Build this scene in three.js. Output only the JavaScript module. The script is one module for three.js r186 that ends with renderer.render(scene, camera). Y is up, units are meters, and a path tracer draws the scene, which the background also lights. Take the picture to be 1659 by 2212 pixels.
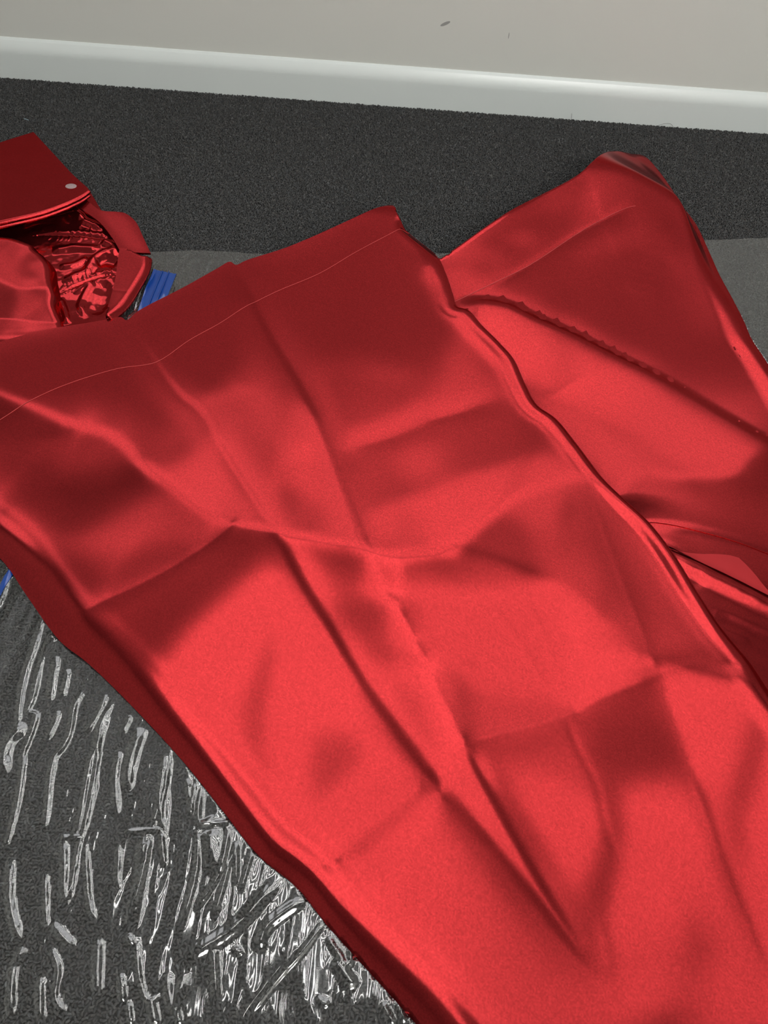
import * as THREE from 'three';
import { RoundedBoxGeometry } from 'three/addons/geometries/RoundedBoxGeometry.js';
import { RectAreaLightUniformsLib } from 'three/addons/lights/RectAreaLightUniformsLib.js';
import { mergeGeometries } from 'three/addons/utils/BufferGeometryUtils.js';

RectAreaLightUniformsLib.init();

// ------------------------------------------------------------------ camera, lamps, exposure
const EYE = 0.9, PITCH = 54 * Math.PI / 180, ROLL = 4.2 * Math.PI / 180, FOCAL = 1662;   // hand-held phone looking down at the floor
const scene = new THREE.Scene();
const camera = new THREE.PerspectiveCamera(2 * Math.atan(1106 / FOCAL) * 180 / Math.PI, 1659 / 2212, 0.02, 30);
const fwd = new THREE.Vector3(0, -Math.sin(PITCH), -Math.cos(PITCH)), up0 = new THREE.Vector3(0, Math.cos(PITCH), -Math.sin(PITCH));
const rt = new THREE.Vector3(1, 0, 0).multiplyScalar(Math.cos(ROLL)).addScaledVector(up0, Math.sin(ROLL));
const up = new THREE.Vector3(-1, 0, 0).multiplyScalar(Math.sin(ROLL)).addScaledVector(up0, Math.cos(ROLL));
camera.position.set(0, EYE, 0);
camera.up.copy(up);
camera.lookAt(camera.position.clone().add(fwd));

const CEIL = 2.4;
const WALL_Z = -EYE / Math.tan(PITCH - 27.76 * Math.PI / 180), BACK = 2.2, SIDE = 2.2;
const WINDOW = { x0: -1.6, x1: 1.3, y0: 0.86, y1: 2.34 };                                   // in the wall ahead, above the frame
scene.background = new THREE.Color().setRGB(2.9, 2.92, 2.95);                                 // bright overcast outside it
const LAMP = { x: 0.3, z: -1.0, w: 1.8, d: 1.56, tubes: 8, tube: 0.026, power: 22, glow: 22 };  // wide fitting with bright tubes, over the clothes
const FILL = { x: 1.0, z: 1.75, w: 1.4, d: 0.7, power: 24, glow: 24 };                         // lamp behind the camera
const renderer = new THREE.WebGLRenderer({ antialias: true });
renderer.toneMapping = THREE.LinearToneMapping;
renderer.toneMappingExposure = 1.0;
renderer.shadowMap.enabled = true;

// ------------------------------------------------------------------ helpers
const names = {};
const numbered = (n) => { const k = names[n] = (names[n] ?? -1) + 1; return k ? n + '_' + String(k).padStart(3, '0') : n; };
let seed = 7;
const rnd = () => { seed = (seed * 1664525 + 1013904223) >>> 0; return seed / 4294967296; };
const clamp = (x, a, b) => Math.min(b, Math.max(a, x));
const smooth = (a, b, x) => { const t = clamp((x - a) / (b - a), 0, 1); return t * t * (3 - 2 * t); };
function hash(ix, iy) { let h = Math.imul(ix, 374761393) + Math.imul(iy, 668265263); h = Math.imul(h ^ (h >>> 13), 1274126177); return ((h ^ (h >>> 16)) >>> 0) / 4294967296; }
function noise(x, y) {
  const ix = Math.floor(x), iy = Math.floor(y), fx = x - ix, fy = y - iy, u = fx * fx * (3 - 2 * fx), v = fy * fy * (3 - 2 * fy);
  return (hash(ix, iy) * (1 - u) + hash(ix + 1, iy) * u) * (1 - v) + (hash(ix, iy + 1) * (1 - u) + hash(ix + 1, iy + 1) * u) * v - 0.5;
}
function mesh(name, geometry, material, parent = scene) {
  const m = new THREE.Mesh(geometry, material);
  m.name = parent === scene ? numbered(name) : name;
  m.castShadow = m.receiveShadow = true;
  parent.add(m);
  return m;
}
function tag(o, label, category, group) { o.userData.label = label; o.userData.category = category; if (group) o.userData.group = group; return o; }
const structure = (o) => { o.userData.kind = 'structure'; return o; };
// where a sight line through a spot of the photograph meets the level y: used to trace outlines onto the floor plan
function spot(px, py, y = 0) {
  const d = fwd.clone().multiplyScalar(FOCAL).addScaledVector(rt, px - 829.5).addScaledVector(up, 1106 - py), t = (y - EYE) / d.y;
  return [d.x * t, d.z * t];
}
function spotOn(px, py, level, rise) {   // the same on a surface that rises from the level
  let [x, z] = spot(px, py, level);
  if (rise) for (let i = 0; i < 8; i++) { const [a, b] = spot(px, py, level + rise(x, z)); x += 0.7 * (a - x); z += 0.7 * (b - z); }
  return [x, z];
}
const span = (px, py) => { const a = spot(px, py), b = spot(px + 1, py), c = spot(px, py + 1); return 0.5 * (Math.hypot(a[0] - b[0], a[1] - b[1]) + Math.hypot(a[0] - c[0], a[1] - c[1])); };   // metres per photo pixel there
function rounded(pts, closed = false, n = 6) {   // a smooth line through the points
  const c = new THREE.CatmullRomCurve3(pts.map((p) => new THREE.Vector3(p[0], 0, p[1])), closed, 'centripetal'), out = [];
  const k = (closed ? pts.length : pts.length - 1) * n;
  for (let i = 0; i <= (closed ? k - 1 : k); i++) { const v = c.getPoint(i / k); out.push([v.x, v.z]); }
  return out;
}
function along(poly) {   // arc length lookup
  const L = [0];
  for (let i = 1; i < poly.length; i++) L.push(L[i - 1] + Math.hypot(poly[i][0] - poly[i - 1][0], poly[i][1] - poly[i - 1][1]));
  const total = L[L.length - 1];
  const f = (t) => {
    const s = clamp(t, 0, 1) * total;
    let a = 0, b = L.length - 1;
    while (b - a > 1) { const m = (a + b) >> 1; if (L[m] <= s) a = m; else b = m; }
    const k = L[b] > L[a] ? (s - L[a]) / (L[b] - L[a]) : 0;
    return [poly[a][0] + (poly[b][0] - poly[a][0]) * k, poly[a][1] + (poly[b][1] - poly[a][1]) * k];
  };
  f.total = total;
  return f;
}
function nearest(poly, x, z, closed = false) {   // distance to a line, side of it (positive on the right hand), fraction along
  let best = 1e9, seg = 0, along0 = 0;
  const n = poly.length, m = closed ? n : n - 1, dir = (i) => { const a = poly[(i + n) % n], b = poly[(i + 1) % n], ex = b[0] - a[0], ez = b[1] - a[1], l = Math.hypot(ex, ez) || 1; return [ex / l, ez / l]; };
  for (let i = 0; i < m; i++) {
    const a = poly[i], b = poly[(i + 1) % n], ex = b[0] - a[0], ez = b[1] - a[1], t = clamp(((x - a[0]) * ex + (z - a[1]) * ez) / (ex * ex + ez * ez + 1e-12), 0, 1);
    const dx = x - a[0] - ex * t, dz = z - a[1] - ez * t, d = dx * dx + dz * dz;
    if (d < best) { best = d; seg = i; along0 = t; }
  }
  const a = poly[seg], b = poly[(seg + 1) % n], e = dir(seg), other = along0 >= 1 && (closed || seg < m - 1) ? dir(seg + 1) : along0 <= 0 && (closed || seg > 0) ? dir(seg - 1) : e;
  const dx = x - a[0] - (b[0] - a[0]) * along0, dz = z - a[1] - (b[1] - a[1]) * along0, sx = e[0] + other[0], sz = e[1] + other[1];
  return [Math.sqrt(best), sx * dz - sz * dx >= 0 ? 1 : -1, (seg + along0) / m];
}
function inside(poly, x, z) {
  let c = false;
  for (let i = 0, j = poly.length - 1; i < poly.length; j = i++) if ((poly[i][1] > z) !== (poly[j][1] > z) && x < ((poly[j][0] - poly[i][0]) * (z - poly[i][1])) / (poly[j][1] - poly[i][1]) + poly[i][0]) c = !c;
  return c;
}

// ------------------------------------------------------------------ cloth: a relief on the floor plan
// A Relief holds, on a regular plan grid, the lie of the cloth. Folds are laid in by hand: raise() and step() set heights, and lean() / crease() say how far the cloth leans
// out of the way it would face the ceiling lamp (1 faces it, 0 leans well away); settle() finds the smooth surface that leans so.
class Relief {
  constructor(outline, cell, level, facing, rise = null, trace = rise) {
    this.rise = rise; this.trace = trace;
    const xs = outline.map((p) => p[0]), zs = outline.map((p) => p[1]), pad = cell * 6;
    this.x0 = Math.min(...xs) - pad; this.z0 = Math.min(...zs) - pad; this.c = cell; this.level = level; this.outline = outline;
    this.w = Math.ceil((Math.max(...xs) + pad - this.x0) / cell) + 1; this.h = Math.ceil((Math.max(...zs) + pad - this.z0) / cell) + 1;
    const n = this.w * this.h;
    this.base = new Float32Array(n).fill(level); this.face = new Float32Array(n).fill(facing); this.free = new Float32Array(n).fill(1); this.sure = new Float32Array(n).fill(0.12); this.fine = new Float32Array(n); this.keep = new Float32Array(n);
    if (rise) for (let k = 0; k < n; k++) this.base[k] += rise(this.x0 + (k % this.w) * cell, this.z0 + Math.floor(k / this.w) * cell);
  }
  each(poly, reach, f) {
    const xs = poly.map((p) => p[0]), zs = poly.map((p) => p[1]), c = this.c;
    const i0 = clamp(Math.floor((Math.min(...xs) - reach - this.x0) / c), 0, this.w - 1), i1 = clamp(Math.ceil((Math.max(...xs) + reach - this.x0) / c), 0, this.w - 1);
    const j0 = clamp(Math.floor((Math.min(...zs) - reach - this.z0) / c), 0, this.h - 1), j1 = clamp(Math.ceil((Math.max(...zs) + reach - this.z0) / c), 0, this.h - 1);
    for (let j = j0; j <= j1; j++) for (let i = i0; i <= i1; i++) f(j * this.w + i, this.x0 + i * c, this.z0 + j * c);
  }
  plan(pts) { return pts.map((p) => spotOn(p[0], p[1], this.level, this.trace)); }
  unit(pts) { let s = 0; for (const p of pts) s += span(p[0], p[1]); return s / pts.length; }
  // a patch that leans by the given amount
  lean(value, feather, ...pts) {
    const f = feather * this.unit(pts), poly = rounded(this.plan(pts), true, 5);
    this.each(poly, f, (k, x, z) => {
      const d = nearest(poly, x, z, true)[0] * (inside(poly, x, z) ? 1 : -1), w = smooth(-f, f, d);
      if (w > 0) { this.face[k] += (value - this.face[k]) * w; this.sure[k] = Math.max(this.sure[k], w); }
    });
    return this;
  }
  // a creased line: how the cloth leans on its left and right hand, fading out over a width
  crease([lv, lw], [rv, rw], ...pts) {
    const u = this.unit(pts), poly = rounded(this.plan(pts), false, 6), a = lw * u, b = rw * u;
    this.each(poly, Math.max(a, b), (k, x, z) => {
      const [d, s, t] = nearest(poly, x, z), r = s > 0 ? b : a, v = s > 0 ? rv : lv;
      this.keep[k] = Math.max(this.keep[k], 0.92 * clamp(1.5 - d / (8 * u), 0, 1));
      if (v === null || d >= r) return;
      const e = clamp(Math.min(t, 1 - t) * 8, 0, 1), w = Math.pow(1 - d / r, 1.2) * e;
      this.face[k] += (v - this.face[k]) * clamp(w * 1.25, 0, 1); this.sure[k] = Math.max(this.sure[k], clamp(w * 1.25, 0, 1));
    });
    return this;
  }
  // a rounded ridge (or groove, when negative) of real height in millimetres
  raise(mm, halfwidth, ...pts) {
    const u = this.unit(pts), poly = rounded(this.plan(pts), false, 6), r = halfwidth * u;
    this.each(poly, r, (k, x, z) => {
      const [d, , t] = nearest(poly, x, z);
      if (d < r) this.base[k] += mm * 1e-3 * Math.pow(Math.cos(d / r * Math.PI / 2), 2) * clamp(Math.min(t, 1 - t) * 6, 0, 1);
    });
    return this;
  }
  // a thin sharp line on top of everything
  score(mm, halfwidth, ...pts) {
    const u = this.unit(pts), poly = rounded(this.plan(pts), false, 6), r = Math.max(halfwidth * u, this.c * 1.3);
    this.each(poly, r, (k, x, z) => {
      const [d, , t] = nearest(poly, x, z);
      if (d < r) this.fine[k] += mm * 1e-3 * Math.pow(Math.cos(d / r * Math.PI / 2), 2) * clamp(Math.min(t, 1 - t) * 8, 0, 1);
    });
    return this;
  }
  // a folded edge laid over the cloth beside it: lifts the right hand side by some millimetres, fading out over the reach
  lap(mm, soft, reach, ...pts) {
    const u = this.unit(pts), poly = rounded(this.plan(pts), false, 6), s0 = Math.max(soft * u, this.c * 1.5), r = reach * u;
    this.each(poly, r, (k, x, z) => {
      const [d, s, t] = nearest(poly, x, z), e = smooth(0, 0.15, t) * smooth(0, 0.15, 1 - t);
      if (s > 0 && d < r) this.fine[k] += mm * 1e-3 * e * smooth(0, s0, d) * (1 - smooth(s0, r, d));
    });
    return this;
  }
  // the cloth rolls down to the given height at an edge
  roll(edge, width, drop) {
    this.each(edge, width, (k, x, z) => {
      const d = nearest(edge, x, z)[0];
      const t = clamp(d / width, 0, 1), e = inside(this.outline, x, z) ? Math.pow(1 - t, 2.1) : 1;
      this.base[k] -= drop * e; this.free[k] *= smooth(0.15, 0.8, t);
    });
    return this;
  }
  settle(reach = 0.16, lift = 0, sharp = 1) {
    // how much of the window and of the ceiling light cloth of slope p, q mirrors to the eye
    const { w, h, c } = this, W2 = WINDOW, L2 = LAMP, soft = (u) => 1 / (1 + Math.exp(-2.4 * u));
    let wide = 1, wideX = 0;
    const shine = (x, y, z, p, q, blur) => {
      const m = 1 / Math.sqrt(p * p + q * q + 1), nx = -p * m, ny = m, nz = -q * m, d = 1 / Math.sqrt(x * x + z * z + (EYE - y) * (EYE - y)), vx = -x * d, vy = (EYE - y) * d, vz = -z * d;
      const k = 2 * (nx * vx + ny * vy + nz * vz), rx = k * nx - vx, ry = k * ny - vy, rz = k * nz - vz;
      let s = 0;
      if (rz < -0.02) { const t = (z - WALL_Z) / -rz, b = 1 / (blur * t), X = x + rx * t, Y = y + ry * t; s += soft((X - W2.x0 + wideX) * b) * soft((W2.x1 + wideX - X) * b) * soft((Y - W2.y0) * b) * soft((W2.y1 - Y) * b); }
      if (ry > 0.02) { const t = (CEIL - y) / ry, b = 1 / (blur * t), X = x + rx * t - L2.x, Z = z + rz * t - L2.z; s += soft((X + L2.w / 2 + wideX) * b) * soft((L2.w / 2 + wideX - X) * b) * soft((Z + L2.d / 2) * b) * soft((L2.d / 2 + wide - Z) * b); }
      return Math.min(s, 1);
    };
    const levels = [];
    for (let s = 8; s >= 1; s >>= 1) levels.push(s);
    let dev = null, pw = 0, ph = 0;
    for (const s of levels) {
      wide = s > 2 ? 1 : 0;   // the broad folds all tip away from the eye
      const W = Math.ceil(w / s) + 1, H = Math.ceil(h / s) + 1, n = W * H, cc = c * s, pick = (a, i, j) => a[Math.min(h - 1, j * s) * w + Math.min(w - 1, i * s)];
      const B = new Float32Array(n), T = new Float32Array(n), F = new Float32Array(n), u = new Float32Array(n), P = new Float32Array(n), Q = new Float32Array(n);
      for (let j = 0; j < H; j++) for (let i = 0; i < W; i++) {
        const k = j * W + i;
        B[k] = pick(this.base, i, j); F[k] = pick(this.free, i, j) * pick(this.sure, i, j);
        T[k] = pick(this.face, i, j);
        if (dev) {
          const x = Math.min(i / 2, pw - 1.001), y = Math.min(j / 2, ph - 1.001), a = Math.floor(x), b = Math.floor(y), fx = x - a, fy = y - b;
          u[k] = (dev[b * pw + a] * (1 - fx) + dev[b * pw + a + 1] * fx) * (1 - fy) + (dev[(b + 1) * pw + a] * (1 - fx) + dev[(b + 1) * pw + a + 1] * fx) * fy;
        } else u[k] = 0.0006 * (noise(i * 0.35, j * 0.35) + noise(i * 0.9 + 40, j * 0.9));
      }
      const lam = (cc / reach) ** 2, small = w * h < 60000 ? 2 : 1, outer = (s === 8 ? 500 : s === 4 ? 260 : s === 2 ? 90 : 26) * small, blur0 = s === 8 ? 0.34 : s === 4 ? 0.2 : s === 2 ? 0.13 : 0.1, blur1 = s === 8 ? 0.2 : s === 4 ? 0.13 : 0.1;
      for (let it = 0; it < outer; it++) {
        wideX = s === 8 ? Math.max(0, 0.6 - 1.2 * it / outer) : 0;
        const blur = (blur0 + (blur1 - blur0) * Math.min(1, it / (outer * 0.7))) * (s > 4 ? 1 : sharp);
        for (let j = 0; j < H - 1; j++) for (let i = 0; i < W - 1; i++) {
          const k = j * W + i, p = (u[k + 1] + B[k + 1] - u[k] - B[k]) / cc, q = (u[k + W] + B[k + W] - u[k] - B[k]) / cc;
          const x = this.x0 + i * cc, z = this.z0 + j * cc, Y = this.level + (this.rise ? this.rise(x, z) : 0), now = shine(x, Y, z, p, q, blur), e = 0.015;
          const dp = (shine(x, Y, z, p + e, q, blur) - now) / e, dq = (shine(x, Y, z, p, q + e, blur) - now) / e, miss = clamp(T[k], 0.03, 0.94) - now;
          const g = F[k] * miss / (dp * dp + dq * dq + 0.15), cap = s > 2 ? 0.15 : 0.15 * sharp * sharp, lim = cap / Math.max(cap, Math.abs(g) * Math.hypot(dp, dq));
          P[k] = (p + g * dp * lim - (B[k + 1] - B[k]) / cc) * cc;
          Q[k] = (q + g * dq * lim - (B[k + W] - B[k]) / cc) * cc;
        }
        if (it < outer * 0.9) for (const A of [P, Q]) {   // cloth does not crack: neighbouring leans even out
          for (let j = 0; j < H; j++) for (let i = 1, b = A[j * W]; i < W - 1; i++) { const k = j * W + i, v = 0.25 * b + 0.5 * A[k] + 0.25 * A[k + 1]; b = A[k]; A[k] = v; }
          for (let i = 0; i < W; i++) for (let j = 1, b = A[i]; j < H - 1; j++) { const k = j * W + i, v = 0.25 * b + 0.5 * A[k] + 0.25 * A[k + W]; b = A[k]; A[k] = v; }
        }
        for (let sweep = 0; sweep < 6; sweep++) for (let j = 1; j < H - 1; j++) for (let i = 1; i < W - 1; i++) {
          const k = j * W + i, div = P[k] - P[k - 1] + Q[k] - Q[k - W];
          const v = (u[k - 1] + u[k + 1] + u[k - W] + u[k + W] - div) / (4 + lam);
          u[k] += 1.25 * (v - u[k]);
        }
      }
      dev = u; pw = W; ph = H;
    }
    for (let it = 0; it < 3; it++) {
      const b = this.fine.slice();
      for (let j = 1; j < h - 1; j++) for (let i = 1; i < w - 1; i++) { const k = j * w + i; this.fine[k] += 0.18 * (b[k - 1] + b[k + 1] + b[k - w] + b[k + w] - 4 * b[k]); }
    }
    // pressed creases stay sharp, the rest of the cloth rounds itself
    for (let it = 0; it < (c < 0.0025 ? 4 : 18); it++) {
      const b = dev.slice();
      for (let j = 1; j < h - 1; j++) for (let i = 1; i < w - 1; i++) { const k = j * pw + i; dev[k] += 0.2 * (1 - this.keep[j * w + i]) * (b[k - 1] + b[k + 1] + b[k - pw] + b[k + pw] - 4 * b[k]); }
    }
    const out = this.y = new Float32Array(w * h);
    for (let j = 0; j < h; j++) for (let i = 0; i < w; i++) { const v = this.base[j * w + i] + dev[j * pw + i] * (0.25 + 0.75 * this.free[j * w + i]) + this.fine[j * w + i] + lift - 0.006; out[j * w + i] = 0.006 + 0.5 * (v + Math.sqrt(v * v + 2.5e-5)); }
    return this;
  }
  // this cloth lies on another one
  above(other, gap = 0.0025, soft = 10) {
    let lift = new Float32Array(this.w * this.h);
    this.each(other.outline, 0, (k, x, z) => { if (inside(other.outline, x, z)) lift[k] = Math.max(0, other.at(x, z) + gap - this.y[k]); });
    for (let pass = 0; pass < 2; pass++) {   // the lift spreads into the cloth around it, never below what it has to clear
      const b = new Float32Array(lift.length), w = this.w, h = this.h, need = lift;
      const tmp = lift.slice();
      for (let j = 0; j < h; j++) for (let i = 0; i < w; i++) { let m = 0, n = 0; for (let d = -soft; d <= soft; d++) { const q = clamp(i + d, 0, w - 1); m += need[j * w + q]; n++; } tmp[j * w + i] = m / n; }
      for (let j = 0; j < h; j++) for (let i = 0; i < w; i++) { let m = 0, n = 0; for (let d = -soft; d <= soft; d++) { const q = clamp(j + d, 0, h - 1); m += tmp[q * w + i]; n++; } b[j * w + i] = Math.max(m / n * 1.3, pass ? 0 : need[j * w + i]); }
      lift = b;
    }
    for (let k = 0; k < lift.length; k++) this.y[k] += lift[k];
    this.each(other.outline, 0, (k, x, z) => { if (inside(other.outline, x, z)) this.y[k] = Math.max(this.y[k], other.at(x, z) + 0.0015); });
    return this;
  }
  // an edge that rests on the cloth beneath
  tuck(edge, other, width, gap) {
    this.each(edge, width, (k, x, z) => { const t = smooth(0, width, nearest(edge, x, z)[0]); this.y[k] = this.y[k] * t + (other.at(x, z) + gap) * (1 - t); });
    return this;
  }
  // this one lies below another
  below(other, gap = 0.004) {
    this.each(other.outline, 0, (k, x, z) => { if (inside(other.outline, x, z)) this.y[k] = Math.max(0.002, Math.min(this.y[k], other.at(x, z) - gap)); });
    return this;
  }
  // uneven ground noise
  crumple(mm, size) {
    for (let j = 0; j < this.h; j++) for (let i = 0; i < this.w; i++) { const x = (this.x0 + i * this.c) / size, z = (this.z0 + j * this.c) / size; this.fine[j * this.w + i] += mm * 1e-3 * (noise(x, z) + 0.5 * noise(x * 2.1 + 9, z * 2.1)); }
    return this;
  }
  // long shallow pleats, as film creased in its packet keeps
  pleat(mm, sx, sz, seed) {
    for (let j = 0; j < this.h; j++) for (let i = 0; i < this.w; i++) {
      const x = this.x0 + i * this.c, z = this.z0 + j * this.c, u = x / sx + 0.35 * noise(x / sx * 0.5 + seed, z / sz * 2.5) + seed * 7.3, v = z / sz + 0.3 * noise(x / sx + 5, seed);
      const a = noise(u, v), b = noise(u * 2.3 + 3, v * 1.7 + 8);
      this.fine[j * this.w + i] += mm * 1e-3 * (a + Math.pow(1 - Math.abs(2 * b), 4) * 0.5);
    }
    return this;
  }
  lie() { this.y = this.base.map((v, k) => Math.max(0.003, v + this.fine[k])); return this; }
  at(x, z, a = this.y) {
    const u = clamp((x - this.x0) / this.c, 0, this.w - 1.001), v = clamp((z - this.z0) / this.c, 0, this.h - 1.001), i = Math.floor(u), j = Math.floor(v), fx = u - i, fz = v - j, k = j * this.w + i;
    return (a[k] * (1 - fx) + a[k + 1] * fx) * (1 - fz) + (a[k + this.w] * (1 - fx) + a[k + this.w + 1] * fx) * fz;
  }
}
// a panel of cloth between four edges, lying on a relief: top face, thin skirt, coarse underside
function panel(relief, top, right, bottom, left, step = 0.0025, thick = 0.003, single = false) {
  const T = along(top), R = along(right), B = along(bottom), L = along(left), nu = Math.max(8, Math.round(Math.max(T.total, B.total) / step)), nv = Math.max(4, Math.round(Math.max(L.total, R.total) / step));
  const at = (s, t) => {
    const a = T(s), b = B(s), l = L(t), r = R(t), c = [T(0), T(1), B(0), B(1)], o = [0, 0];
    for (let k = 0; k < 2; k++) o[k] = (1 - t) * a[k] + t * b[k] + (1 - s) * l[k] + s * r[k] - ((1 - s) * (1 - t) * c[0][k] + s * (1 - t) * c[1][k] + (1 - s) * t * c[2][k] + s * t * c[3][k]);
    return o;
  };
  const pos = [], nor = [], uv = [], idx = [], e = relief.c;
  for (let j = 0; j <= nv; j++) for (let i = 0; i <= nu; i++) {
    const [x, z] = at(i / nu, j / nv), y = relief.at(x, z), nx = relief.at(x - e, z) - relief.at(x + e, z), nz = relief.at(x, z - e) - relief.at(x, z + e), l = Math.hypot(nx, 2 * e, nz);
    pos.push(x, y, z); nor.push(nx / l, 2 * e / l, nz / l); uv.push(x, z);
  }
  const W = nu + 1;
  for (let j = 0; j < nv; j++) for (let i = 0; i < nu; i++) { const k = j * W + i; idx.push(k, k + W, k + 1, k + 1, k + W, k + W + 1); }
  if (!single) {
  // underside on a coarser grid, and the skirt between
  const cu = Math.max(2, Math.round(nu / 8)), cv = Math.max(2, Math.round(nv / 8)), o = pos.length / 3;
  for (let j = 0; j <= cv; j++) for (let i = 0; i <= cu; i++) { const [x, z] = at(i / cu, j / cv); pos.push(x, Math.max(0.003, relief.at(x, z) - thick * 1.2), z); nor.push(0, -1, 0); uv.push(x, z); }
  for (let j = 0; j < cv; j++) for (let i = 0; i < cu; i++) { const k = o + j * (cu + 1) + i; idx.push(k, k + 1, k + cu + 1, k + 1, k + cu + 2, k + cu + 1); }
  const rim = [];
  for (let i = 0; i <= nu; i++) rim.push(i);
  for (let j = 1; j <= nv; j++) rim.push(j * W + nu);
  for (let i = nu - 1; i >= 0; i--) rim.push(nv * W + i);
  for (let j = nv - 1; j > 0; j--) rim.push(j * W);
  const q = pos.length / 3, m = rim.length;
  for (let a = 0; a < m; a++) {
    const k = rim[a], kb = rim[(a + m - 1) % m], kn = rim[(a + 1) % m];
    let nx = pos[kn * 3 + 2] - pos[kb * 3 + 2], nz = -(pos[kn * 3] - pos[kb * 3]); const l = Math.hypot(nx, nz) || 1;
    for (const d of [0, thick]) { pos.push(pos[k * 3], Math.max(0.0025, pos[k * 3 + 1] - d), pos[k * 3 + 2]); nor.push(nx / l, 0, nz / l); uv.push(pos[k * 3], pos[k * 3 + 2]); }
  }
  for (let a = 0; a < m; a++) { const b = (a + 1) % m; idx.push(q + a * 2, q + b * 2, q + a * 2 + 1, q + b * 2, q + b * 2 + 1, q + a * 2 + 1); }
  }
  const g = new THREE.BufferGeometry();
  g.setAttribute('position', new THREE.Float32BufferAttribute(pos, 3)); g.setAttribute('normal', new THREE.Float32BufferAttribute(nor, 3)); g.setAttribute('uv', new THREE.Float32BufferAttribute(uv, 2));
  g.setIndex(idx);
  return g;
}
// a thread sewn along a line on a relief: short stitches
function stitching(relief, line, radius = 0.0005, lift = 0.0003) {
  const f = along(line), n = Math.max(8, Math.round(f.total / 0.004)), pts = [];
  for (let i = 0; i <= n; i++) { const [x, z] = f(i / n); pts.push(new THREE.Vector3(x, relief.at(x, z) + lift, z)); }
  return new THREE.TubeGeometry(new THREE.CatmullRomCurve3(pts), n * 2, radius, 5);
}

// ------------------------------------------------------------------ materials
function dataTexture(n, m, f, srgb = false, chan = 4) {
  const d = new Uint8Array(n * m * 4);
  for (let j = 0; j < m; j++) for (let i = 0; i < n; i++) { const v = f(i, j); for (let c = 0; c < 3; c++) d[(j * n + i) * 4 + c] = clamp(Math.round((v.length ? v[c] : v) * 255), 0, 255); d[(j * n + i) * 4 + 3] = 255; }
  const t = new THREE.DataTexture(d, n, m);
  t.wrapS = t.wrapT = THREE.RepeatWrapping; t.magFilter = THREE.LinearFilter; t.minFilter = THREE.LinearMipmapLinearFilter; t.generateMipmaps = true;
  if (srgb) t.colorSpace = THREE.SRGBColorSpace;
  t.needsUpdate = true;
  return t;
}
const weave = dataTexture(256, 256, (i, j) => 0.5 + 0.35 * Math.sin((i + j) * Math.PI * 2 / 4) * (0.6 + hash(i >> 1, j)) * 0.6 + 0.5 * (hash(i, j) - 0.5));
weave.repeat.set(10, 10);
const grain = dataTexture(512, 512, (i, j) => 0.82 + 0.18 * (0.5 * hash(i, j) + 0.5 * hash((i >> 1) + 900, (j >> 1) + 77)) + (hash(i + 3, j + 9) > 0.997 ? 0.3 : 0), true);
grain.repeat.set(2.6, 2.6);
const satin = new THREE.MeshPhysicalMaterial({ name: 'red_satin', color: new THREE.Color().setRGB(0.34, 0.0235, 0.026), metalness: 0.94, roughness: 0.195, specularIntensity: 1, specularColor: new THREE.Color().setRGB(0.95, 0.45, 0.45), map: grain, bumpMap: weave, bumpScale: 0.000005, side: THREE.DoubleSide });
const liningSatin = satin.clone(); liningSatin.name = 'glossy_red_satin'; liningSatin.roughness = 0.13;
const wrongSide = new THREE.MeshPhysicalMaterial({ name: 'matte_red_wrong_side', color: new THREE.Color().setRGB(0.3, 0.014, 0.017), roughness: 0.6, metalness: 0.35, specularIntensity: 0.4, bumpMap: weave, bumpScale: 0.00002, side: THREE.DoubleSide });
const bluePlastic = new THREE.MeshPhysicalMaterial({ name: 'blue_zip_plastic', color: new THREE.Color().setRGB(0.006, 0.04, 0.21), roughness: 0.15, side: THREE.DoubleSide });
const snapPlastic = new THREE.MeshPhysicalMaterial({ name: 'clear_snap_plastic', color: new THREE.Color().setRGB(0.27, 0.19, 0.19), roughness: 0.3, side: THREE.DoubleSide });
const thread = new THREE.MeshStandardMaterial({ name: 'red_thread', color: new THREE.Color().setRGB(0.42, 0.035, 0.035), roughness: 0.6 });
const wallPaint = new THREE.MeshStandardMaterial({ name: 'warm_grey_wall_paint', color: new THREE.Color().setRGB(0.61, 0.615, 0.58), roughness: 0.55 });
const ceilingPaint = new THREE.MeshStandardMaterial({ name: 'ceiling_paint', color: new THREE.Color().setRGB(0.55, 0.55, 0.54), roughness: 0.9 });
const gloss = new THREE.MeshPhysicalMaterial({ name: 'white_gloss_paint', color: new THREE.Color().setRGB(0.66, 0.70, 0.69), roughness: 0.28 });
const backing = new THREE.MeshStandardMaterial({ name: 'carpet_backing', color: new THREE.Color().setRGB(0.025, 0.025, 0.025), roughness: 1 });
const pile = new THREE.MeshStandardMaterial({ name: 'charcoal_carpet_loop', color: new THREE.Color().setRGB(0.047, 0.0475, 0.0485), roughness: 0.85 });
const film = new THREE.MeshPhysicalMaterial({ name: 'clear_plastic_film', color: new THREE.Color().setRGB(0.97, 0.98, 0.98), roughness: 0.07, transmission: 1, thickness: 0, ior: 2.0, side: THREE.DoubleSide });
const paneGlass = new THREE.MeshPhysicalMaterial({ name: 'window_glass', color: 0xffffff, roughness: 0, transmission: 1, thickness: 0, ior: 1.5 });
const lampGlow = (v) => new THREE.MeshStandardMaterial({ name: 'lamp_diffuser', color: 0xffffff, emissive: new THREE.Color(1, 0.98, 0.95), emissiveIntensity: v, roughness: 0.6 });

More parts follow.
